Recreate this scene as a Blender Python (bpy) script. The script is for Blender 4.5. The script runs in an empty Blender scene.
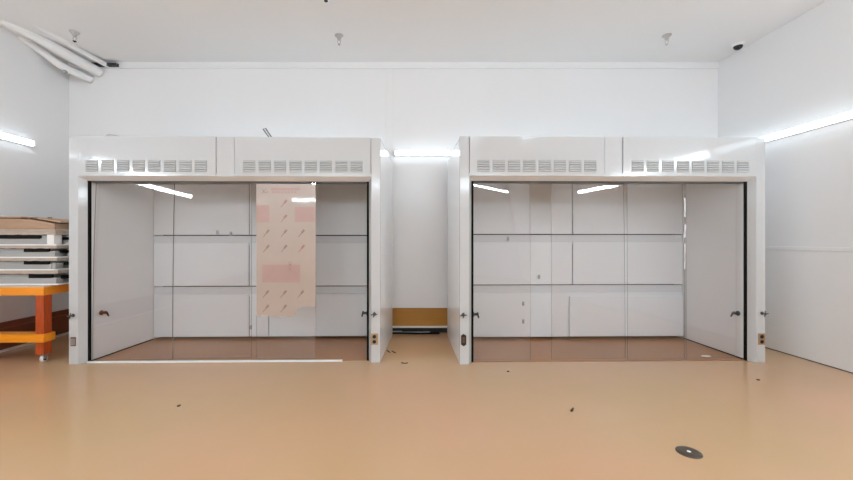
import bpy, bmesh, math, random
from mathutils import Vector, Matrix
random.seed(7)
scn = bpy.context.scene
COL = scn.collection
R = math.radians

# ------------------------------------------------------------------ materials
def mat(name, color, rough=0.5, metal=0.0, coat=0.0, noise=0.0, nscale=8.0, bump=0.0, bscale=60.0, stretch=(1, 1, 1), emit=None, spec=0.5):
    m = bpy.data.materials.new(name); m.use_nodes = True
    nt = m.node_tree; b = nt.nodes['Principled BSDF']
    b.inputs['Base Color'].default_value = (*color, 1)
    b.inputs['Roughness'].default_value = rough
    b.inputs['Metallic'].default_value = metal
    b.inputs['Coat Weight'].default_value = coat
    b.inputs['Coat Roughness'].default_value = 0.04
    b.inputs['Specular IOR Level'].default_value = spec
    if noise or bump:
        tc = nt.nodes.new('ShaderNodeTexCoord'); mp = nt.nodes.new('ShaderNodeMapping')
        mp.inputs['Scale'].default_value = stretch
        nt.links.new(tc.outputs['Object'], mp.inputs['Vector'])
    if noise:
        n = nt.nodes.new('ShaderNodeTexNoise'); n.inputs['Scale'].default_value = nscale; n.inputs['Detail'].default_value = 4
        nt.links.new(mp.outputs['Vector'], n.inputs['Vector'])
        mx = nt.nodes.new('ShaderNodeMix'); mx.data_type = 'RGBA'
        mx.inputs['A'].default_value = (*[c * (1 - noise) for c in color], 1)
        mx.inputs['B'].default_value = (*[min(1, c * (1 + noise)) for c in color], 1)
        nt.links.new(n.outputs['Fac'], mx.inputs['Factor'])
        nt.links.new(mx.outputs['Result'], b.inputs['Base Color'])
    if bump:
        n2 = nt.nodes.new('ShaderNodeTexNoise'); n2.inputs['Scale'].default_value = bscale; n2.inputs['Detail'].default_value = 3
        nt.links.new(mp.outputs['Vector'], n2.inputs['Vector'])
        bp = nt.nodes.new('ShaderNodeBump'); bp.inputs['Strength'].default_value = bump; bp.inputs['Distance'].default_value = 0.01
        nt.links.new(n2.outputs['Fac'], bp.inputs['Height'])
        nt.links.new(bp.outputs['Normal'], b.inputs['Normal'])
    if emit:
        b.inputs['Emission Color'].default_value = (*emit[0], 1)
        b.inputs['Emission Strength'].default_value = emit[1]
    return m

def glass_mat(name):
    m = bpy.data.materials.new(name); m.use_nodes = True
    nt = m.node_tree; nt.nodes.clear()
    out = nt.nodes.new('ShaderNodeOutputMaterial'); mx = nt.nodes.new('ShaderNodeMixShader')
    tr = nt.nodes.new('ShaderNodeBsdfTransparent'); tr.inputs['Color'].default_value = (0.985, 0.98, 0.98, 1)
    gl = nt.nodes.new('ShaderNodeBsdfGlossy'); gl.inputs['Roughness'].default_value = 0.015
    # Schlick reflectance, the same from both faces of the pane
    lw = nt.nodes.new('ShaderNodeLayerWeight'); lw.inputs['Blend'].default_value = 0.5
    pw = nt.nodes.new('ShaderNodeMath'); pw.operation = 'POWER'; pw.inputs[1].default_value = 5
    ma = nt.nodes.new('ShaderNodeMath'); ma.operation = 'MULTIPLY_ADD'; ma.inputs[1].default_value = 0.95; ma.inputs[2].default_value = 0.045
    nt.links.new(lw.outputs['Facing'], pw.inputs[0]); nt.links.new(pw.outputs[0], ma.inputs[0]); nt.links.new(ma.outputs[0], mx.inputs['Fac']); nt.links.new(tr.outputs[0], mx.inputs[1]); nt.links.new(gl.outputs[0], mx.inputs[2])
    nt.links.new(mx.outputs[0], out.inputs['Surface'])
    return m

M = {}
M['wall'] = mat('white_wall_panel', (0.80, 0.80, 0.805), 0.22, noise=0.012, nscale=1.3, bump=0.02, bscale=7)
M['ceil'] = mat('white_ceiling_paint', (0.82, 0.82, 0.82), 0.7, noise=0.012, nscale=0.8)
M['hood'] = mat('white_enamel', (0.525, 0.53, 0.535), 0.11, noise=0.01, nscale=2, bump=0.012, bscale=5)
M['side'] = mat('white_enamel_lightened', (0.80, 0.81, 0.82), 0.16, noise=0.01, nscale=2)
M['rail'] = mat('grey_white_rail', (0.64, 0.655, 0.67), 0.4)
M['liner'] = mat('cooled_white_liner', (0.745, 0.77, 0.79), 0.4, noise=0.02, nscale=2)  # cool tint in the colour offsets warm light bounced off the floor
M['seam'] = mat('dark_gap', (0.035, 0.035, 0.035), 0.8)
M['black'] = mat('black_rubber', (0.004, 0.004, 0.004), 0.6, spec=0.1)
M['track'] = mat('grey_sash_track', (0.07, 0.07, 0.07), 0.5)
M['glass'] = glass_mat('clear_glass')
M['edge'] = mat('glass_edge', (0.16, 0.17, 0.165), 0.2)
M['louver'] = mat('grey_louver', (0.50, 0.50, 0.50), 0.4)
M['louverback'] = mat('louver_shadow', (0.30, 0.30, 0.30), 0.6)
M['hoodfloor'] = mat('darker_brown_plate', (0.35, 0.155, 0.06), 0.32, noise=0.08, nscale=3)
M['film'] = mat('tan_protective_paper', (0.42, 0.335, 0.285), 0.35, noise=0.05, nscale=5, coat=1.0)
M['filmpink'] = mat('faded_pink_print', (0.41, 0.265, 0.235), 0.35, noise=0.06, nscale=9, coat=0.35)
M['filmmark'] = mat('brown_red_print', (0.25, 0.165, 0.14), 0.4, coat=0.3)
M['filmred'] = mat('red_print', (0.33, 0.155, 0.145), 0.4, coat=0.3)
M['brass'] = mat('brass_plate', (0.42, 0.28, 0.16), 0.35, 0.6)
M['socket'] = mat('brown_socket', (0.012, 0.008, 0.006), 0.5)
M['steel'] = mat('grey_steel', (0.42, 0.42, 0.42), 0.35, 0.8)
M['darksteel'] = mat('dark_steel', (0.08, 0.08, 0.08), 0.4, 0.6)
M['copper'] = mat('tarnished_brass', (0.14, 0.06, 0.03), 0.4, 0.6)
M['white'] = mat('white_plastic', (0.80, 0.80, 0.80), 0.35)
M['tape'] = mat('white_tape', (0.85, 0.85, 0.85), 0.6)
LC = (0.835, 0.975, 1.075)
M['light'] = mat('lit_diffuser', (0.9, 0.9, 0.9), 0.4, emit=(LC, 6.5))
M['lightside'] = mat('lit_diffuser_side', (0.9, 0.9, 0.9), 0.4, emit=(LC, 60.0))
M['lightbright'] = mat('lit_diffuser_bright', (0.9, 0.9, 0.9), 0.4, emit=(LC, 85.0))
M['orange'] = mat('orange_stained_pine', (0.88, 0.29, 0.012), 0.38, noise=0.22, nscale=5, stretch=(1, 8, 14), coat=0.2)
M['redpine'] = mat('red_stained_pine', (0.41, 0.062, 0.008), 0.4, noise=0.5, nscale=7, stretch=(6, 6, 1), coat=0.2)
M['topply'] = mat('pale_bench_top', (0.55, 0.45, 0.38), 0.5, noise=0.1, nscale=6)
M['basewood'] = mat('orange_brown_plywood', (0.42, 0.185, 0.022), 0.45, noise=0.16, nscale=4, stretch=(1, 6, 6))
M['dkwood'] = mat('dark_red_brown_board', (0.21, 0.065, 0.032), 0.4, noise=0.2, nscale=4, stretch=(6, 1, 6))
M['dkridge'] = mat('paler_brown_ridge', (0.26, 0.10, 0.06), 0.4)  # paler brown stripe along the ridge of the left board
M['card'] = mat('brown_cardboard', (0.40, 0.255, 0.165), 0.8, noise=0.12, nscale=6)
M['cardlight'] = mat('beige_cardboard', (0.46, 0.385, 0.32), 0.8, noise=0.25, nscale=8)
M['carddark'] = mat('dark_brown_cardboard', (0.13, 0.07, 0.045), 0.8)
M['tray'] = mat('light_grey_tray', (0.38, 0.38, 0.37), 0.5, noise=0.06, nscale=6)
M['foam'] = mat('white_foam', (0.85, 0.84, 0.82), 0.8)
M['label'] = mat('black_label', (0.006, 0.005, 0.005), 0.6, spec=0.15)
M['drain'] = mat('dark_bronze', (0.075, 0.055, 0.038), 0.45, 0.3, noise=0.4, nscale=30)
M['scrap'] = mat('dark_scrap', (0.04, 0.022, 0.015), 0.8)
M['duct'] = mat('white_duct_wrap', (0.84, 0.84, 0.84), 0.6)
M['ductgrey'] = mat('grey_duct_metal', (0.42, 0.42, 0.42), 0.5)
M['domeblack'] = mat('black_dome', (0.006, 0.006, 0.006), 0.12)
M['chrome'] = mat('dull_chrome', (0.52, 0.52, 0.52), 0.35, 0.5)

def floor_mat():
    m = mat('tan_epoxy_floor', (0.565, 0.338, 0.196), 0.17)
    nt = m.node_tree; b = nt.nodes['Principled BSDF']
    b.inputs['Specular IOR Level'].default_value = 0.42
    tc = nt.nodes.new('ShaderNodeTexCoord')
    n = nt.nodes.new('ShaderNodeTexNoise'); n.inputs['Scale'].default_value = 0.55; n.inputs['Detail'].default_value = 3
    nt.links.new(tc.outputs['Object'], n.inputs['Vector'])
    r = nt.nodes.new('ShaderNodeValToRGB')
    r.color_ramp.elements[0].position = 0.36; r.color_ramp.elements[0].color = (0.495, 0.317, 0.168, 1)
    r.color_ramp.elements[1].position = 0.64; r.color_ramp.elements[1].color = (0.55, 0.322, 0.193, 1)
    nt.links.new(n.outputs['Fac'], r.inputs['Fac'])
    # sparse dark specks of dirt
    v = nt.nodes.new('ShaderNodeTexVoronoi'); v.inputs['Scale'].default_value = 1.9
    nt.links.new(tc.outputs['Object'], v.inputs['Vector'])
    lt = nt.nodes.new('ShaderNodeMath'); lt.operation = 'LESS_THAN'; lt.inputs[1].default_value = 0.02
    nt.links.new(v.outputs['Distance'], lt.inputs[0])
    mx = nt.nodes.new('ShaderNodeMix'); mx.data_type = 'RGBA'
    mx.inputs['B'].default_value = (0.30, 0.17, 0.09, 1)
    nt.links.new(lt.outputs[0], mx.inputs['Factor']); nt.links.new(r.outputs['Color'], mx.inputs['A'])
    nt.links.new(mx.outputs['Result'], b.inputs['Base Color'])
    n3 = nt.nodes.new('ShaderNodeTexNoise'); n3.inputs['Scale'].default_value = 3.0; n3.inputs['Detail'].default_value = 5
    nt.links.new(tc.outputs['Object'], n3.inputs['Vector'])
    mr = nt.nodes.new('ShaderNodeMapRange'); mr.inputs['To Min'].default_value = 0.13; mr.inputs['To Max'].default_value = 0.24
    nt.links.new(n3.outputs['Fac'], mr.inputs['Value']); nt.links.new(mr.outputs['Result'], b.inputs['Roughness'])
    return m
M['floor'] = floor_mat()

# ------------------------------------------------------------------ mesh helpers
class MB:
    def __init__(s): s.bm = bmesh.new(); s.mi = 0; s.mats = []
    def use(s, m):
        m = M[m] if isinstance(m, str) else m
        if m not in s.mats: s.mats.append(m)
        s.mi = s.mats.index(m); return s
    def face(s, vs):
        try:
            f = s.bm.faces.new(vs); f.material_index = s.mi; return f
        except ValueError: return None
    def box(s, x0, x1, y0, y1, z0, z1, T=None):
        P = [(x, y, z) for z in (z0, z1) for y in (y0, y1) for x in (x0, x1)]
        v = [s.bm.verts.new(T @ Vector(p) if T else p) for p in P]
        for q in ((0, 2, 3, 1), (4, 5, 7, 6), (0, 1, 5, 4), (2, 6, 7, 3), (0, 4, 6, 2), (1, 3, 7, 5)): s.face([v[i] for i in q])
        return s
    def prism(s, poly, a, b, axis='z', T=None):
        # polygon in the plane of the other two axes, extruded from a to b
        def P(p, h):
            q = {'z': (p[0], p[1], h), 'x': (h, p[0], p[1]), 'y': (p[0], h, p[1])}[axis]
            return T @ Vector(q) if T else Vector(q)
        lo = [s.bm.verts.new(P(p, a)) for p in poly]; hi = [s.bm.verts.new(P(p, b)) for p in poly]
        n = len(poly)
        s.face(lo[::-1]); s.face(hi)
        for i in range(n): s.face([lo[i], lo[(i + 1) % n], hi[(i + 1) % n], hi[i]])
        return s
    def tube(s, pts, rad, n=14, cap=True):
        pts = [Vector(p) for p in pts]
        if not hasattr(rad, '__len__'): rad = [rad] * len(pts)
        rings = []; up = None
        for i, p in enumerate(pts):
            d = (pts[min(i + 1, len(pts) - 1)] - pts[max(i - 1, 0)]).normalized()
            if up is None:
                up = Vector((0, 0, 1)) if abs(d.z) < 0.9 else Vector((1, 0, 0))
            a = d.cross(up).normalized(); b = a.cross(d).normalized(); up = b
            rings.append([s.bm.verts.new(p + (a * math.cos(t) + b * math.sin(t)) * rad[i]) for t in [2 * math.pi * k / n for k in range(n)]])
        for r0, r1 in zip(rings, rings[1:]):
            for k in range(n):
                f = s.face([r0[k], r0[(k + 1) % n], r1[(k + 1) % n], r1[k]])
                if f: f.smooth = True
        if cap: s.face(rings[0][::-1]); s.face(rings[-1])
        return s
    def lathe(s, prof, c=(0, 0, 0), n=24, axis='z'):
        # prof: (radius, height) from one end to the other
        def P(r, h, t):
            a, b = r * math.cos(t), r * math.sin(t)
            q = {'z': (a, b, h), 'y': (a, h, b), 'x': (h, a, b)}[axis]
            return Vector(q) + Vector(c)
        rings = [[s.bm.verts.new(P(max(r, 1e-5), h, 2 * math.pi * k / n)) for k in range(n)] for r, h in prof]
        for r0, r1 in zip(rings, rings[1:]):
            for k in range(n):
                f = s.face([r0[k], r0[(k + 1) % n], r1[(k + 1) % n], r1[k]])
                if f: f.smooth = True
        s.face(rings[0][::-1]); s.face(rings[-1])
        return s
    def build(s, name, m=None, parent=None, bevel=0, loc=(0, 0, 0), rz=0, warp=None):
        if m: s.use(m)
        if warp:
            for v in s.bm.verts: v.co = warp(v.co)
        bmesh.ops.recalc_face_normals(s.bm, faces=s.bm.faces)
        me = bpy.data.meshes.new(name); s.bm.to_mesh(me); s.bm.free()
        for k in (s.mats or [M[m]]): me.materials.append(k)
        o = bpy.data.objects.new(name, me); COL.objects.link(o)
        o.location = loc; o.rotation_euler = (0, 0, rz)
        if parent: o.parent = parent
        if bevel:
            b = o.modifiers.new('bevel', 'BEVEL'); b.width = bevel; b.segments = 2; b.limit_method = 'ANGLE'; b.angle_limit = R(40)
            b.harden_normals = False
        return o

def mb(m): return MB().use(m)
def tag(o, label=None, cat=None, group=None, kind=None):
    if label: o['label'] = label
    if cat: o['category'] = cat
    if group: o['group'] = group
    if kind: o['kind'] = kind
    return o
def thing(name, label, cat, loc=(0, 0, 0), rz=0, group=None):
    o = bpy.data.objects.new(name, None); COL.objects.link(o)
    o.location = loc; o.rotation_euler = (0, 0, rz); o.empty_display_size = 0.1
    return tag(o, label, cat, group)
def structure(o): o['kind'] = 'structure'; return o
def copy_tree(o, parent=None):
    c = o.copy(); COL.objects.link(c); c.parent = parent
    for ch in list(o.children): copy_tree(ch, c)
    return c

# ------------------------------------------------------------------ the room
XL, XR, YB, YF, H = -4.526, 4.216, 5.105, -6.2, 3.65
structure(mb('floor').box(XL - .1, XR + .1, YF - .1, YB + .12, -.1, 0).build('floor'))
structure(mb('ceil').box(XL - .1, XR + .1, YF - .1, YB + .12, H, H + .1).build('ceiling'))
structure(mb('wall').box(XL - .1, XL, YF, YB + .12, 0, H).build('wall_left'))
structure(mb('wall').box(XR, XR + .1, YF, YB + .12, 0, H).build('wall_right'))
structure(mb('wall').box(XL, XR, YF - .1, YF, 0, H).build('wall_front'))
structure(mb('wall').box(XL, XR, YB, YB + .12, 0.345, H).build('wall_back'))
# the low strip the wall panels stop above: wood board, white rail, dark gap
b = mb('basewood').box(XL, XR, YB + .03, YB + .12, .098, .345).build('baseboard_back'); structure(b)
structure(mb('white').box(XL + .02, XR, YB - .012, YB + .12, .078, .098).build('trim_1'))
structure(mb('seam').box(XL, XR, YB + .07, YB + .12, 0, .078).build('trim_2'))
b = mb('dkwood').box(XL, XL + .02, YF, YB, .03, .335).use('dkridge').box(XL + .0, XL + .028, YF, YB, .262, .272)
structure(b.build('baseboard_left', bevel=.002))
structure(mb('white').box(XL, XL + .012, YF, YB, 0, .028).build('trim_3'))
structure(mb('wall').box(XL, XR, YB - .018, YB, 3.567, H).build('trim_4'))
structure(mb('wall').box(-.245, -.165, YB - .012, YB + .001, .345, 3.565).box(-.262, -.245, YB - .004, YB + .001, .345, 3.565).build('trim_5', bevel=.003))
structure(mb('wall').box(XR - .008, XR + .001, YF, YB, 1.145, 1.185).build('trim_6', bevel=.003))
structure(mb('seam').box(XR - .003, XR + .001, YF, YB, 0, .008).build('trim_7'))

# ------------------------------------------------------------------ fume hoods
def make_hood(name, label, cx, cy, rz, shear, seam_full, spec):
    root = thing(name, label, 'fume hood', (cx, cy, 0), rz, 'walk-in fume hoods')
    W, D, T = 1.57, 1.15, 2.305
    def sh(co): return Vector((co.x + shear * co.y, co.y, co.z))
    def part(m_, nm, parent=root, bevel=0, label=None):
        o = m_.build(nm, parent=parent, bevel=bevel, warp=sh)
        if label: o['label'] = label
        return o
    IN = 1.424
    for s in (-1, 1):
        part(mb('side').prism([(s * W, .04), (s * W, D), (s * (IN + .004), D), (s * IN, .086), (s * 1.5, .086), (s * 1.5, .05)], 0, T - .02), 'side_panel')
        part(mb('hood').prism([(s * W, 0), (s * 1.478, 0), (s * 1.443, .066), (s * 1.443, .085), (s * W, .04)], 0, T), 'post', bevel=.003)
        part(mb('black').box(min(s * 1.446, s * 1.420), max(s * 1.446, s * 1.420), .068, .085, .0, 1.866), 'gasket', label='black rubber strip along the opening')
    # header
    part(mb('side').prism([(.0, 1.903), (.066, 1.866), (.1, 1.866), (.1, 1.95), (.03, 1.96), (.0, 1.93)], -1.476, 1.476, 'x'), 'header_lip', bevel=.002)  # lip takes the lighter enamel to offset the floor-tinted shade on it
    part(mb('seam').box(-1.478, 1.478, .012, .06, 1.93, T - .02), 'header_backing')
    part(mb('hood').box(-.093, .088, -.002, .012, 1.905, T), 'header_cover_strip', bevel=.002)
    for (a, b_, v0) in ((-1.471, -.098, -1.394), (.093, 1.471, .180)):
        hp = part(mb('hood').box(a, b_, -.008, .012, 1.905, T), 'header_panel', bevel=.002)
        for k in range(8):
            x0 = v0 + k * .1555; x1 = x0 + .122
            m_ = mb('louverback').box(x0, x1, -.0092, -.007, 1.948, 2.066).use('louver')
            for j in range(5):
                z = 1.951 + j * .0238
                m_.prism([(-.009, z), (-.018, z + .001), (-.018, z + .004), (-.009, z + .0165)], x0 + .002, x1 - .002, 'x')
            part(m_, 'vent_louver', hp)
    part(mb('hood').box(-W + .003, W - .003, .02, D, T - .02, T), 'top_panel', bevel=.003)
    part(mb('liner').box(-IN, IN, .1, D - .03, 2.2, 2.215), 'ceiling_liner')
    part(mb('seam').box(-IN, IN, D - .03, D, 0, 2.2), 'back_panel')
    part(mb('track').box(-1.443, 1.443, .084, .15, 1.852, 1.868), 'sash_track')
    part(mb('hoodfloor').box(-IN, IN, .07, D - .03, 0.0005, .005), 'floor_plate', label='thin darker brown plate on the interior floor')  # thin plate inside the hood, darker brown than the room floor
    # baffles of the back: three rows and a sloping top
    rows = [(.036, spec['z1'] - .10, .95), (spec['z1'] + .006, spec['z2'] - .10, .952), (spec['z2'] + .006, 2.2, .954)]
    for r, (z0, z1, v) in enumerate(rows):
        cuts = [-IN] + sorted(spec['cuts'][r]) + [IN]
        for a, b_ in zip(cuts, cuts[1:]):
            part(mb('liner').box(a + .006, b_ - .006, v, v + .014, z0, z1), 'baffle_panel')
    for z in (spec['z1'], spec['z2']):
        part(mb('rail').box(-IN, IN, .970, .984, z - .13, z - .007), 'baffle_rail')
    for s in (-1, 1):
        part(mb('black').box(min(s * (IN + .002), s * (IN - .004)), max(s * (IN + .002), s * (IN - .004)), .09, .95, .004, .016), 'base_seal', label='black seal along the foot of the side wall')
    for (a, b_, z0, z1, v) in spec.get('raised', []):
        part(mb('liner').box(a, b_, v, v + .012, z0, z1), 'loose_baffle_sheet', bevel=.002)
    for (u, z) in spec.get('plugs', []):
        part(mb('steel').box(u - .012, u + .012, .935, .952, z - .03, z + .02), 'baffle_bracket', bevel=.003)
    # sashes
    for (a, b_, v, tilt, yaw, film) in spec['sashes']:
        g = MB(); g.use('glass'); NX, NZ = 14, 10
        gr = {}
        for y in (-.003, .003):
            for i in range(NX + 1):
                for k in range(NZ + 1): gr[y, i, k] = g.bm.verts.new((a + (b_ - a) * i / NX, y, .012 + 1.844 * k / NZ))
            for i in range(NX):
                for k in range(NZ): g.face([gr[y, i, k], gr[y, i + 1, k], gr[y, i + 1, k + 1], gr[y, i, k + 1]]).smooth = True
        g.use('edge')
        ring = [(i, 0) for i in range(NX)] + [(NX, k) for k in range(NZ)] + [(i, NZ) for i in range(NX, 0, -1)] + [(0, k) for k in range(NZ, 0, -1)]
        for p, q in zip(ring, ring[1:] + ring[:1]):
            e = [g.bm.verts.new(gr[y, *t].co) for y, t in ((-.003, p), (-.003, q), (.003, q), (.003, p))]
            g.face(e)
        c = (a + b_) / 2
        tw = (tilt if isinstance(tilt, tuple) else (tilt, tilt))
        def lean(co, a=a, b_=b_, c=c, v=v, tw=tw, yaw=yaw, film=film):
            tl = tw[0] + (tw[1] - tw[0]) * (co.x - a) / (b_ - a)     # the panes are a little warped
            return Vector((co.x, co.y + v + ((co.z - .012) if film else (co.z - .012) ** 2 / 3.69) * math.tan(tl) + (co.x - c) * math.tan(yaw), co.z))
        for vv in g.bm.verts: vv.co = lean(vv.co)
        s = part(g, 'glass_sash', label='clear glass panel' if not film else 'clear glass panel with tan paper stuck on')
        if film:
            f = mb('film')
            x0, x1 = a + .001, b_ - .001
            bot = [(x0, .468), (x0 + .03, .458), (x0 + .06, .47), (x0 + .12, .463), (x0 + .2, .456), (x0 + .26, .462), (x0 + .33, .455), (x0 + .385, .458),
                   (x0 + .40, .47), (x0 + .415, .505), (x0 + .432, .522), (x0 + .44, .55), (x0 + .46, .563), (x0 + .5, .566), (x0 + .56, .560), (x1, .562)]
            f.prism(bot + [(x1, 1.838), (x0 + .3, 1.842), (x0, 1.842)], -.0052, -.0032, 'y')
            def patch(m, pts): f.use(m); f.prism(pts, -.0056, -.005, 'y')
            def rect(m, p, q, z0, z1): patch(m, [(p, z0), (q, z0), (q, z1), (p, z1)])
            rect('filmpink', x0 + .004, x0 + .135, 1.44, 1.62); rect('filmpink', x0 + .40, x1 - .004, 1.445, 1.60)
            rect('filmpink', x0 + .062, x0 + .455, .815, 1.0)
            rect('filmpink', x0 + .155, x0 + .45, 1.775, 1.80)
            for k in range(8): rect('filmpink', x0 + .165 + k * .033, x0 + .188 + k * .033, 1.745, 1.768)
            rect('filmred', x0 + .337, x0 + .34, .93, 1.03); rect('filmred', x0 + .362, x0 + .365, .93, 1.03)
            rect('filmred', x0 + .337, x0 + .365, 1.027, 1.03); rect('filmred', x0 + .337, x0 + .365, .93, .933)
            rect('filmred', x0 + .345, x0 + .357, .985, 1.01); rect('filmred', x0 + .345, x0 + .357, .945, .965)
            for p, q in (((.06, 1.79), (.085, 1.755)), ((.06, 1.745), (.105, 1.795)), ((.085, 1.75), (.125, 1.76))):
                dx, dz = q[0] - p[0], q[1] - p[1]; l = math.hypot(dx, dz); nx, nz = -dz / l * .003, dx / l * .003
                patch('filmmark', [(x0 + p[0] - nx, p[1] - nz), (x0 + q[0] - nx, q[1] - nz), (x0 + q[0] + nx, q[1] + nz), (x0 + p[0] + nx, p[1] + nz)])
            marks = [(.285, 1.635, 1), (.285, 1.48, 1), (.10, 1.325, 0), (.285, 1.325, 0), (.468, 1.325, 0), (.10, 1.165, 0), (.285, 1.165, 0), (.468, 1.165, 1),
                     (.095, .69, 0), (.28, .69, 0), (.46, .69, 0), (.095, .54, 0), (.28, .54, 0)]
            for (u, z, red) in marks:                       # small printed pointers, thick at the upper right end
                e = Vector((.62, .78)); n = Vector((-e.y, e.x)); c0 = Vector((x0 + u, z))
                pts = [c0 - e * .048 - n * .003, c0 + e * .008 - n * .005, c0 + e * .008 - n * .011, c0 + e * .05 - n * .012,
                       c0 + e * .05 + n * .010, c0 + e * .012 + n * .011, c0 + e * .008 + n * .005, c0 - e * .048 + n * .003]
                patch('filmred' if red else 'filmmark', [(p.x, p.y) for p in pts])
            for vv in f.bm.verts: vv.co = lean(vv.co)
            part(f, 'protective_paper', s, label='tan paper with faded pink print and a torn lower edge')
        for (u, pieces) in spec.get('tape', {}).items():
            if abs(u - a) < .01 or abs(u - b_) < .01 and u > 1.3:
                for (z0, z1, w) in pieces:
                    t = mb('tape')
                    n = max(2, int((z1 - z0) / .03)); L_ = []; R_ = []
                    for i in range(n + 1):
                        z = z0 + (z1 - z0) * i / n
                        L_.append((u - .002 - w * random.uniform(.0, .5), z)); R_.append((u + w * random.uniform(.3, 1), z))
                    t.prism(L_ + R_[::-1], v - .0055, v - .0035, 'y')
                    part(t, 'tape_residue', s)
    # outlets and gas valves
    for (u, z, kind) in spec['outlets']:
        o = mb('brass')
        if kind == 'brass':
            o.box(u - .036, u + .036, -.006, .001, z - .058, z + .058)
            p = part(o, 'outlet', bevel=.002, label='brass outlet plate')
            for dz in (-.026, .026): part(mb('socket').lathe([(.019, -.0065), (.019, -.009), (.015, -.0095)], (u, 0, z + dz), 16, 'y'), 'socket', p)
        elif kind == 'open':
            o.use('socket').prism([(u - .026, z - .045), (u, z - .062), (u + .026, z - .045), (u + .026, z + .045), (u, z + .062), (u - .026, z + .045)], -.008, .001, 'y')
            p = part(o, 'outlet', label='open black outlet without its plate')
            part(mb('copper').box(u - .012, u + .012, -.012, -.007, z - .03, z + .03), 'socket', p)
        else:
            o.use('copper').box(u - .026, u + .022, -.006, .001, z - .045, z + .045)
            p = part(o, 'outlet', bevel=.002, label='grey metal outlet box without its plate')
            part(mb('steel').box(u - .016, u + .02, -.014, -.005, z - .034, z + .032), 'socket', p, .002)
    for (u, z) in spec['valves']:
        p = part(mb('darksteel').lathe([(.017, .002), (.017, -.006), (.008, -.009), (.008, -.034), (.011, -.036), (.011, -.042), (.004, -.045)], (u, 0, z), 14, 'y'), 'valve')
        m_ = mb('darksteel')
        m_.tube([(u - .034, -.034, z - .003), (u, -.036, z), (u + .034, -.034, z + .003)], [.005, .006, .005], 8).tube([(u - .004, -.034, z - .03), (u, -.036, z), (u + .004, -.034, z + .03)], [.004, .006, .004], 8)
        part(m_, 'valve_handle', p)
    for (s, v, z, m) in spec['cocks']:                      # gas cocks on the inner walls
        x = s * (IN - .002)
        p = part(mb(m).lathe([(.026, 0), (.026, -s * .008), (.012, -s * .012), (.012, -s * .05)], (x, v, z), 14, 'x'), 'gas_cock')
        part(mb(m).tube([(x - s * .045, v - .004, z + .012), (x - s * .05, v + .01, z + .002), (x - s * .062, v + .02, z - .04)], [.012, .010, .008], 10)
             .tube([(x - s * .02, v, z), (x - s * .052, v, z + .004)], .013, 10), 'cock_handle', p)
    return root, part

DEG = R(1.1)
hoodA, partA = make_hood('fume_hood', 'white walk-in fume hood with tan torn paper on its glass, left of the gap', -1.823, 3.855, DEG, .095, -.135, dict(
    z1=.672, z2=1.318, cuts=[[-.225, .022], [-.225], [-.225]],
    sashes=[(-1.42, -.607, .100, (R(2.6), R(1.9)), R(.3), False), (-.612, .196, .126, (R(1.8), R(.6)), R(1.1), False), (.264, .884, .100, R(-.2), R(-.9), True)],
    outlets=[(1.51, .242, 'brass'), (-1.522, .232, 'grey')], valves=[(1.511, .499), (-1.525, .497)],
    cocks=[(-1, .2, .485, 'copper'), (1, .10, .49, 'darksteel')], plugs=[(-.2, .16), (-.62, 1.36), (-.45, 1.345)]))
hoodB, partB = make_hood('fume_hood', 'white walk-in fume hood with bare glass panels, nearest the right wall', 2.1235, 3.855, DEG, .02, 0, dict(
    z1=.69, z2=1.33, cuts=[[], [.0], [.0]],
    raised=[(-.052, 1.40, .045, .55, .915)], plugs=[(-.63, .46), (-.63, .235), (-.43, .80), (-.82, 1.28)],
    sashes=[(-1.42, -.823, .100, (R(-.1), R(1.2)), R(-1.9), False), (-.592, .197, .126, (R(.8), R(2.0)), R(1.4), False), (.197, .823, .100, R(.3), R(.3), False), (.823, 1.43, .126, R(-.2), R(-.3), False)],
    tape={.823: [(.95, 1.22, .012), (1.28, 1.42, .02), (1.5, 1.7, .018)], 1.43: [(1.30, 1.34, .008), (1.38, 1.46, .012), (1.55, 1.62, .012)]},
    outlets=[(-1.532, .248, 'open'), (1.530, .242, 'brass')], valves=[(-1.538, .503), (1.535, .508)],
    cocks=[(1, .15, .478, 'darksteel'), (-1, .08, .49, 'darksteel')]))
# collar and clip on top of the left hood
partA(mb('ductgrey').lathe([(.066, 2.304), (.066, 2.383), (.06, 2.392), (.052, 2.385), (.055, 2.31)], (-1.37, .3, 0), 28), 'exhaust_collar', label='grey round duct collar on the top')
partA(mb('white').box(-1.425, 1.171, .035, .062, .0005, .016), 'sill_strip', bevel=.002, label='white strip along the foot of the opening, short of the right post')

clip = thing('spring_clip', 'small grey metal spring clip lying on top of the left fume hood', 'clip', (-1.455, 3.97, 2.3055), R(15))
m_ = mb('darksteel')
m_.tube([(-.03, 0, .112), (.045, .01, .006)], .0055, 8).tube([(-.005, 0, .122), (.068, .01, .010)], .0055, 8)
m_.build('clip_rail', parent=clip)
m_ = mb('steel')
for k in range(6):
    t = k / 5; m_.tube([(-.03 + .075 * t, .002, .112 - .106 * t), (-.005 + .073 * t, .002, .122 - .112 * t)], .0035, 6)
m_.build('clip_coil', parent=clip)

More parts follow.
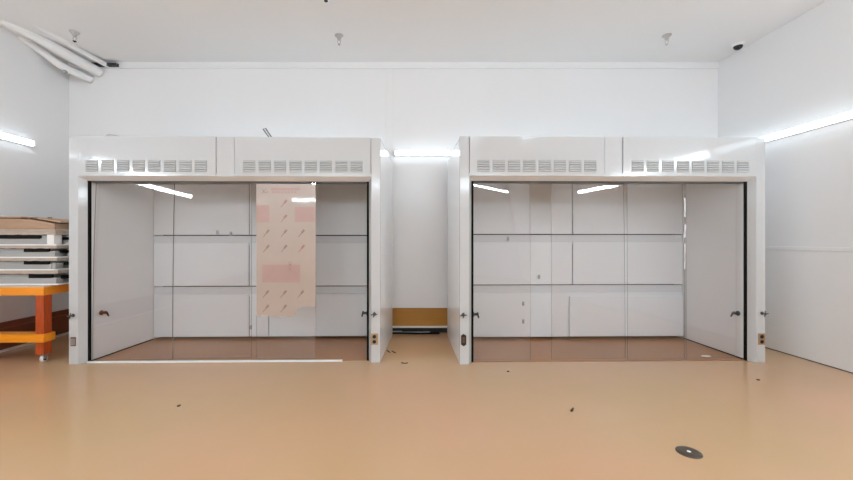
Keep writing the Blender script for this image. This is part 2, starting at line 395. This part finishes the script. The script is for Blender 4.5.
# ------------------------------------------------------------------ lights
def strip_light(label, p0, p1, normal, group, r=.034, m='light'):
    p0, p1, n = Vector(p0), Vector(p1), Vector(normal)
    d = (p1 - p0); L = d.length; d.normalize()
    root = thing('wall_lamp', label, 'light', p0, 0, group)
    Mx = Matrix((d, n, d.cross(n))).transposed().to_4x4()
    def w(co): return (Mx @ co.to_4d()).to_3d()
    mb('white').box(0, L, 0, .022, -.036, .036).build('housing', parent=root, warp=w, bevel=.003)
    arc = [(.02, -r)] + [(.022 + r * .9 * math.cos(t), r * math.sin(t)) for t in [R(-80 + 160 * k / 10) for k in range(11)]] + [(.02, r)]
    mb(m).prism(arc, .025, L - .025, 'x').build('diffuser', parent=root, warp=w)
    for a in (0, L - .025):
        mb('white').prism([(.0, -.037), (.058, -.03), (.058, .03), (.0, .037)], a, a + .025, 'x').build('end_cap', parent=root, warp=w)
    return root
G = 'slim white strip lights along the walls'
ZL = 2.425
strip_light('lit white strip light on left wall above the bench', (XL, 2.20, ZL), (XL, 4.60, ZL), (1, 0, 0), G)
strip_light('lit white strip light on left wall, next one towards the camera', (XL, -.34, ZL), (XL, 2.10, ZL), (1, 0, 0), G, m='lightside')
strip_light('lit white strip light on right wall beside the right fume hood', (XR, 2.72, ZL + .01), (XR, 5.02, ZL + .01), (-1, 0, 0), G)
strip_light('lit white strip light on right wall, next one towards the camera', (XR, .22, ZL + .01), (XR, 2.62, ZL + .01), (-1, 0, 0), G, m='lightside')
strip_light('lit strip light on back wall, mostly behind the left fume hood', (-2.6, YB, ZL), (-.268, YB, ZL), (0, -1, 0), G)
strip_light('short lit strip light on back wall in the gap between the hoods', (-.155, YB, ZL), (.625, YB, ZL), (0, -1, 0), G)
strip_light('lit strip light on back wall, mostly behind the right fume hood', (.632, YB, ZL - .008), (2.9, YB, ZL - .008), (0, -1, 0), G)
for a, t, z in ((-3.42, 'left', 3.30), (-.95, 'middle', 3.30), (1.79, 'right', 3.30)):
    strip_light('lit strip light high on wall behind the camera, %s one of three' % t, (a, YF, z), (a + 2.4, YF, z), (0, 1, 0), G, m='lightbright')
strip_light('lit strip light low on the wall behind the camera, under the left high one', (-4.12, YF, 2.69), (-1.72, YF, 2.69), (0, 1, 0), G, m='lightside')

for a, t in ((-2.9, 'leftmost'), (-1.7, 'second from the left'), (1.7, 'third from the left'), (2.9, 'rightmost')):  # added unseen fill lights, to brighten side walls, floor and hood interiors
    o = strip_light('added unseen fill light on ceiling above the camera, %s of four' % t, (a, -.95, H), (a, 1.45, H), (0, 0, -1), 'added fill lights on the ceiling', m='lightside')
    o.name = 'ceiling_fill_lamp'

# ------------------------------------------------------------------ ceiling things
def sprinkler(label, x, y, dark=False):
    root = thing('fire_sprinkler', label, 'sprinkler', (x, y, H), 0, 'ceiling sprinklers')
    mb('chrome').lathe([(.05, 0), (.048, -.008), (.03, -.022), (.018, -.05)], n=24).build('escutcheon', parent=root)
    m = mb('chrome')
    m.lathe([(.017, -.012), (.017, -.045), (.012, -.05), (.012, -.058)], n=12)
    for s in (-1, 1): m.tube([(s * .012, 0, -.05), (s * .02, 0, -.075), (s * .006, 0, -.105)], .004, 8)
    m.build('sprinkler_body', parent=root)
    mb('domeblack' if dark else 'ductgrey').lathe([(.006, -.10), (.019 if dark else .014, -.105), (.019 if dark else .014, -.109), (.004, -.118)], n=16).build('deflector', parent=root)
    return root
sprinkler('white pendant sprinkler on the ceiling above the gap between hoods', -.77, 4.43)
sprinkler('white pendant sprinkler on ceiling above the right fume hood', 3.06, 4.43)
sprinkler('pale sprinkler with dark tip on ceiling beside the white ducts', -3.80, 4.36, True)
sprinkler('black tipped sprinkler at the top edge of the photo', -.756, 3.625, True)

cam_ = thing('dome_camera', 'small black dome security camera on ceiling by the right wall', 'camera', (4.06, 4.62, H))
mb('white').lathe([(.065, 0), (.065, -.012), (.05, -.03)], n=28).build('camera_base', parent=cam_)
mb('domeblack').lathe([(.047, -.028)] + [(.047 * math.cos(t), -.03 - .047 * math.sin(t)) for t in [R(10 * k) for k in range(9)]], n=28).build('camera_dome', parent=cam_)

duct = thing('ceiling_duct', 'white wrapped ducts running along the ceiling corner above the left wall', 'duct', (-4.1, 4.2, H))
def dl(p): return (p[0] + 4.1, p[1] - 4.2, p[2] - H)
def sm(pts, n=6):
    P = [Vector(p) for p in pts]; out = []
    for i in range(len(P) - 1):
        a = P[max(i - 1, 0)]; b_ = P[i]; c = P[i + 1]; d = P[min(i + 2, len(P) - 1)]
        for k in range(n):
            t = k / n
            out.append(.5 * ((2 * b_) + (c - a) * t + (2 * a - 5 * b_ + 4 * c - d) * t * t + (3 * b_ - a - 3 * c + d) * t ** 3))
    out.append(P[-1]); return out
mb('duct').tube(sm([dl(p) for p in ((-4.42, 4.12, 3.67), (-4.345, 4.38, 3.655), (-4.26, 4.6, 3.60), (-4.18, 4.85, 3.55), (-4.10, 5.1, 3.51))]), [.03, .045, .055] + [.062] * 22, 18).build('large_duct', parent=duct)
mb('duct').tube(sm([dl(p) for p in ((-4.55, 4.45, 3.66), (-4.47, 4.66, 3.58), (-4.38, 4.78, 3.485), (-4.30, 4.92, 3.44), (-4.22, 5.10, 3.415))]), [.046] * 25, 16).build('small_duct', parent=duct)
mb('duct').tube(sm([dl(p) for p in ((-4.17, 4.15, 3.69), (-4.11, 4.4, 3.655), (-4.05, 4.7, 3.62), (-3.99, 5.1, 3.60))]), [.032] * 19, 14).build('conduit', parent=duct)
mb('steel').lathe([(.018, -.215), (.024, -.225), (.024, -.25), (.01, -.26)], (-.24, .64, -.005), 12).build('duct_fitting', parent=duct)
mb('seam').box(-.08, .26, .84, .90, -.068, -.03).build('wall_opening', parent=duct)

# ------------------------------------------------------------------ bench at the left
bench = thing('rolling_workbench', 'orange stained wooden workbench on casters by the left wall', 'workbench', (-4.07, 4.2, 0))
bx, by = -4.07, 4.2
def B(m, x0, x1, y0, y1, z0, z1): return mb(m).box(x0 - bx, x1 - bx, y0 - by, y1 - by, z0, z1)
X0, X1, Y0, Y1 = -4.365, -3.672, 3.85, 4.57
B('topply', X0 + .004, X1 - .004, Y0 + .006, Y1 - .004, .775, .79).build('tabletop', parent=bench, bevel=.002)
B('orange', X0, X1, Y0, Y0 + .035, .693, .776).build('apron', parent=bench, bevel=.003)
B('orange', X0, X1, Y1 - .035, Y1, .693, .776).build('apron', parent=bench, bevel=.003)
for xa in (X0, X1 - .035): B('orange', xa, xa + .035, Y0 + .035, Y1 - .035, .693, .776).build('apron', parent=bench, bevel=.003)
for xa in (X0 + .02, X1 - .1):
    for ya in (Y0 + .018, Y1 - .11):
        leg = B('redpine', xa, xa + .085, ya, ya + .09, .085, .70).build('leg', parent=bench, bevel=.003)
        cst = mb('steel').box(xa + .012 - bx, xa + .073 - bx, ya + .015 - by, ya + .075 - by, .078, .085)
        cx_, cy_ = xa + .042 - bx, ya + .045 - by
        for s in (-1, 1): cst.box(cx_ + s * .017 - .002, cx_ + s * .017 + .002, cy_ - .02, cy_ + .02, .03, .08)
        cst.build('caster', parent=leg)
        mb('white').lathe([(.012, -.014), (.034, -.013), (.036, -.006), (.036, .006), (.034, .013), (.012, .014)], (cx_, cy_, .036), 20, 'x').use('black').lathe([(.022, -.0155), (.022, .0155)], (cx_, cy_, .036), 12, 'x').build('wheel', parent=leg)
B('orange', X0, X1 + .004, Y0 - .005, Y0 + .13, .215, .297).build('stretcher', parent=bench, bevel=.003)

# stack of packed trays on the bench
px0, px1, py0, py1 = -4.27, -3.60, 3.93, 4.46
zs = [.790, .941, 1.07, 1.20, 1.345]
names = ['grey flat tray in cardboard at the bottom of the stack on bench', 'grey flat tray in cardboard, second from the bottom of the stack',
         'grey flat tray in cardboard, third from the bottom of the stack', 'grey flat tray with white foam corner, just under the brown carton']
lab = [(-3.90, -3.66), (-3.955, -3.695), (-3.955, -3.70), (-4.265, -3.79)]
jit = [(.0, .0), (-.012, .01), (-.02, .006), (-.03, .012)]
for k in range(4):
    z0, z1 = zs[k], zs[k + 1]; jx, jy = jit[k]
    t = thing('packed_tray', names[k], 'tray', ((px0 + px1) / 2, (py0 + py1) / 2, z0), R([.3, -.5, .4, -.3][k]), 'packed trays stacked on the bench')
    hx, hy, h = (px1 - px0) / 2, (py1 - py0) / 2, z1 - z0
    def K(m, x0, x1, y0, y1, a, b_): return mb(m).box(x0 + jx, x1 + jx, y0 + jy, y1 + jy, a, b_)
    K('foam', -hx, hx + .01, -hy - .004, hy, .0, .014).build('bottom_sheet', parent=t, bevel=.002)
    K('tray', -hx, hx - .06, -hy, hy, .014, h * .52).build('tray_body', parent=t, bevel=.003)
    K('tray', -hx, hx - .10, -hy + .015, hy, h * .52, h * .80).build('inner_tray', parent=t)
    fz = [.5, .62, .55, .80][k]; fw = [.05, .035, .045, .075][k]
    K('foam' if k == 3 else 'tray', hx - .015 - fw, hx - .015, -hy - .005, -hy + .09, .014, h * fz).build('foam_corner', parent=t, bevel=.006)
    K('foam', hx - .05, hx - .012, hy - .30 - .03 * k, hy - .15, .014, h * .7).build('foam_corner', parent=t, bevel=.006)
    K('black', hx - .02, hx + .012, -hy + .05 + .05 * (k % 2), -hy + .22, h * .40, h * .62).build('end_strap', parent=t)
    c0 = (px0 + px1) / 2
    L_ = mb('label').box(lab[k][0] - c0, lab[k][1] - c0, -hy + jy - .006, -hy + jy + .016, h * .48, h * .76)
    o = L_.build('label_panel', parent=t); o['label'] = 'black panel on the tray front'
    K('carddark', -hx, hx - .08, -hy - .001, -hy + .016, h * .72, h * .80).build('spacer', parent=t)
    # cardboard cover, a little wavy
    cv = mb('cardlight'); n = 12
    for i in range(n):
        xa = -hx - .005 + (2 * hx + .01) * i / n; xb = -hx - .005 + (2 * hx + .01) * (i + 1) / n
        f0 = .006 * math.sin(i * 1.3 + k * 2); f1 = .006 * math.sin((i + 1) * 1.3 + k * 2)
        cv.prism([(xa + jx, h * .80 - abs(f0)), (xb + jx, h * .80 - abs(f1)), (xb + jx, h - .001), (xa + jx, h - .001)], -hy - .008 + jy, hy + jy, 'y')
    cv.build('cardboard_cover', parent=t)

t = thing('flattened_carton', 'brown flattened cardboard carton on top of the tray stack', 'carton', (-4.01, 4.27, 1.345))
n = 14
def topz(u): return .162 - .012 * (u - .25) ** 2 * 4 - .035 * max(0, u - .55) ** 1.2 * 2
m1 = mb('card'); m2 = mb('cardlight')
for i in range(n):
    ua, ub = i / n, (i + 1) / n
    xa, xb = -.29 + .68 * ua, -.29 + .68 * ub
    m1.prism([(xa, .028), (xb, .028), (xb, topz(ub) - .028), (xa, topz(ua) - .028)], -.355, .18, 'y')
    m2.prism([(xa, .0), (xb, .0), (xb, .028), (xa, .028)], -.345, .18, 'y')
m1.build('carton_body', parent=t); m2.build('carton_base', parent=t)
m3 = mb('card')
for i in range(n):
    ua, ub = i / n, (i + 1) / n
    xa, xb = -.30 + .73 * ua, -.30 + .73 * ub
    m3.prism([(xa, topz(ua) - .018), (xb, topz(ub) - .018), (xb, topz(ub) - .004), (xa, topz(ua) - .004)], -.33, .19, 'y')
m3.build('carton_flap', parent=t)
m4 = mb('carddark')
for (a, b_) in ((.12, .07), (.02, .07), (.30, .04)): m4.box(a - .0, a + b_, -.334, -.328, topz(.6) - .018, topz(.6) - .006)
m4.build('carton_slot', parent=t)

# ------------------------------------------------------------------ things on the floor
dr = thing('floor_drain_cover', 'dark round floor drain cover with a pale centre screw on tan floor', 'drain', (1.675, 2.236, 0))
mb('drain').lathe([(.066, .0), (.066, .004), (.062, .006), (.001, .0065)], n=40).build('cover_plate', parent=dr)
mb('tape').lathe([(.0105, .006), (.0105, .008), (.006, .0095)], n=16).build('centre_screw', parent=dr)

M['palesteel'] = mat('pale_grey_metal', (0.5, 0.5, 0.49), 0.4)
ms = thing('metal_strip', 'grey metal strip lying at foot of the back wall between hoods', 'metal strip', (.12, 5.10, 0))
mb('palesteel').box(-.16, .22, -.02, .02, 0.0, .022, Matrix.Rotation(R(2), 4, 'Z')).box(-.30, -.16, .01, .03, 0, .03).build('strip_body', parent=ms, bevel=.003)
mb('black').tube([(-.30, -.03, .014), (-.2, -.025, .014), (.1, -.045, .014), (.34, -.03, .014)], .012, 8).build('cable', parent=ms)

def scrap(label, x, y, pts, h=.006, rz=0, name='floor_scrap', m='scrap', group='scraps on the tan floor'):
    o = mb(m).prism(pts, .0003, h).build(name, loc=(x, y, 0), rz=rz)
    return tag(o, label, 'scrap', group)
def FP(px, py):
    y = 379 * 1.25 / (py - 240.7); return ((px - 405) / 379 * y, y)
sliver = [(-.05, -.006), (-.01, -.01), (.045, -.003), (.05, .004), (.0, .006), (-.045, .004)]
curl = [(-.035, .01), (-.02, -.012), (.01, -.018), (.035, -.008), (.03, .0), (.008, -.006), (-.012, .0), (-.018, .02)]
chip = [(-.012, -.006), (.004, -.01), (.013, .0), (.004, .009), (-.009, .007)]
for (lbl, x, y, shp, a) in (('dark sliver on floor in gap, left of the pair near left hood', -.185, 4.27, sliver, -68),
                            ('dark sliver on floor in gap, right of the pair near left hood', -.125, 4.25, sliver, -62),
                            ('curled dark scrap on floor in front of the gap between hoods', -.005, 3.87, curl, 10),
                            ('dark bent sliver on open floor in front of the right hood', 1.235, 2.80, sliver, 50),
                            ('dark chip on floor in front of the right hood outlet post', 3.17, 3.40, chip, 0),
                            ('dark chip on floor just in front of the right hood glass', .985, 3.62, chip, 30),
                            ('dark chip on open floor in front of the left hood glass', -1.71, 2.866, chip, 70)):
    o = scrap(lbl, x, y, shp, rz=R(a))
    if shp is chip: o.scale = (1.2, 1.2, 1)
    if x > 1.2 and shp is sliver: o.scale = (.7, 1, 1)
scrap('small white scrap inside the right hood near its right wall', 3.24, 4.08, [(-.05, .0), (-.01, -.02), (.05, -.006), (.03, .016), (-.03, .02)], .012, 0, 'paper_scrap', 'tape', 'white scraps')

# ------------------------------------------------------------------ world, camera, view
w = bpy.data.worlds.new('world'); scn.world = w; w.use_nodes = True
w.node_tree.nodes['Background'].inputs['Color'].default_value = (.8, .8, .8, 1)
w.node_tree.nodes['Background'].inputs['Strength'].default_value = .3
cd = bpy.data.cameras.new('camera'); co = bpy.data.objects.new('camera', cd); COL.objects.link(co)
co.location = (0, 0, 1.25); co.rotation_euler = (R(90), 0, 0)
cd.sensor_width = 36; cd.lens = 36 * 379 / 853
cd.shift_x = 21.5 / 853; cd.shift_y = .7 / 853
cd.clip_start = .05
scn.camera = co
vs = scn.view_settings
vs.view_transform = 'Standard'; vs.look = 'None'; vs.gamma = 1; vs.use_curve_mapping = False; vs.exposure = 0.0
cy = scn.cycles
cy.max_bounces = 14; cy.diffuse_bounces = 8; cy.glossy_bounces = 6; cy.transparent_max_bounces = 16
cy.use_denoising = True; cy.caustics_reflective = False; cy.sample_clamp_indirect = 8
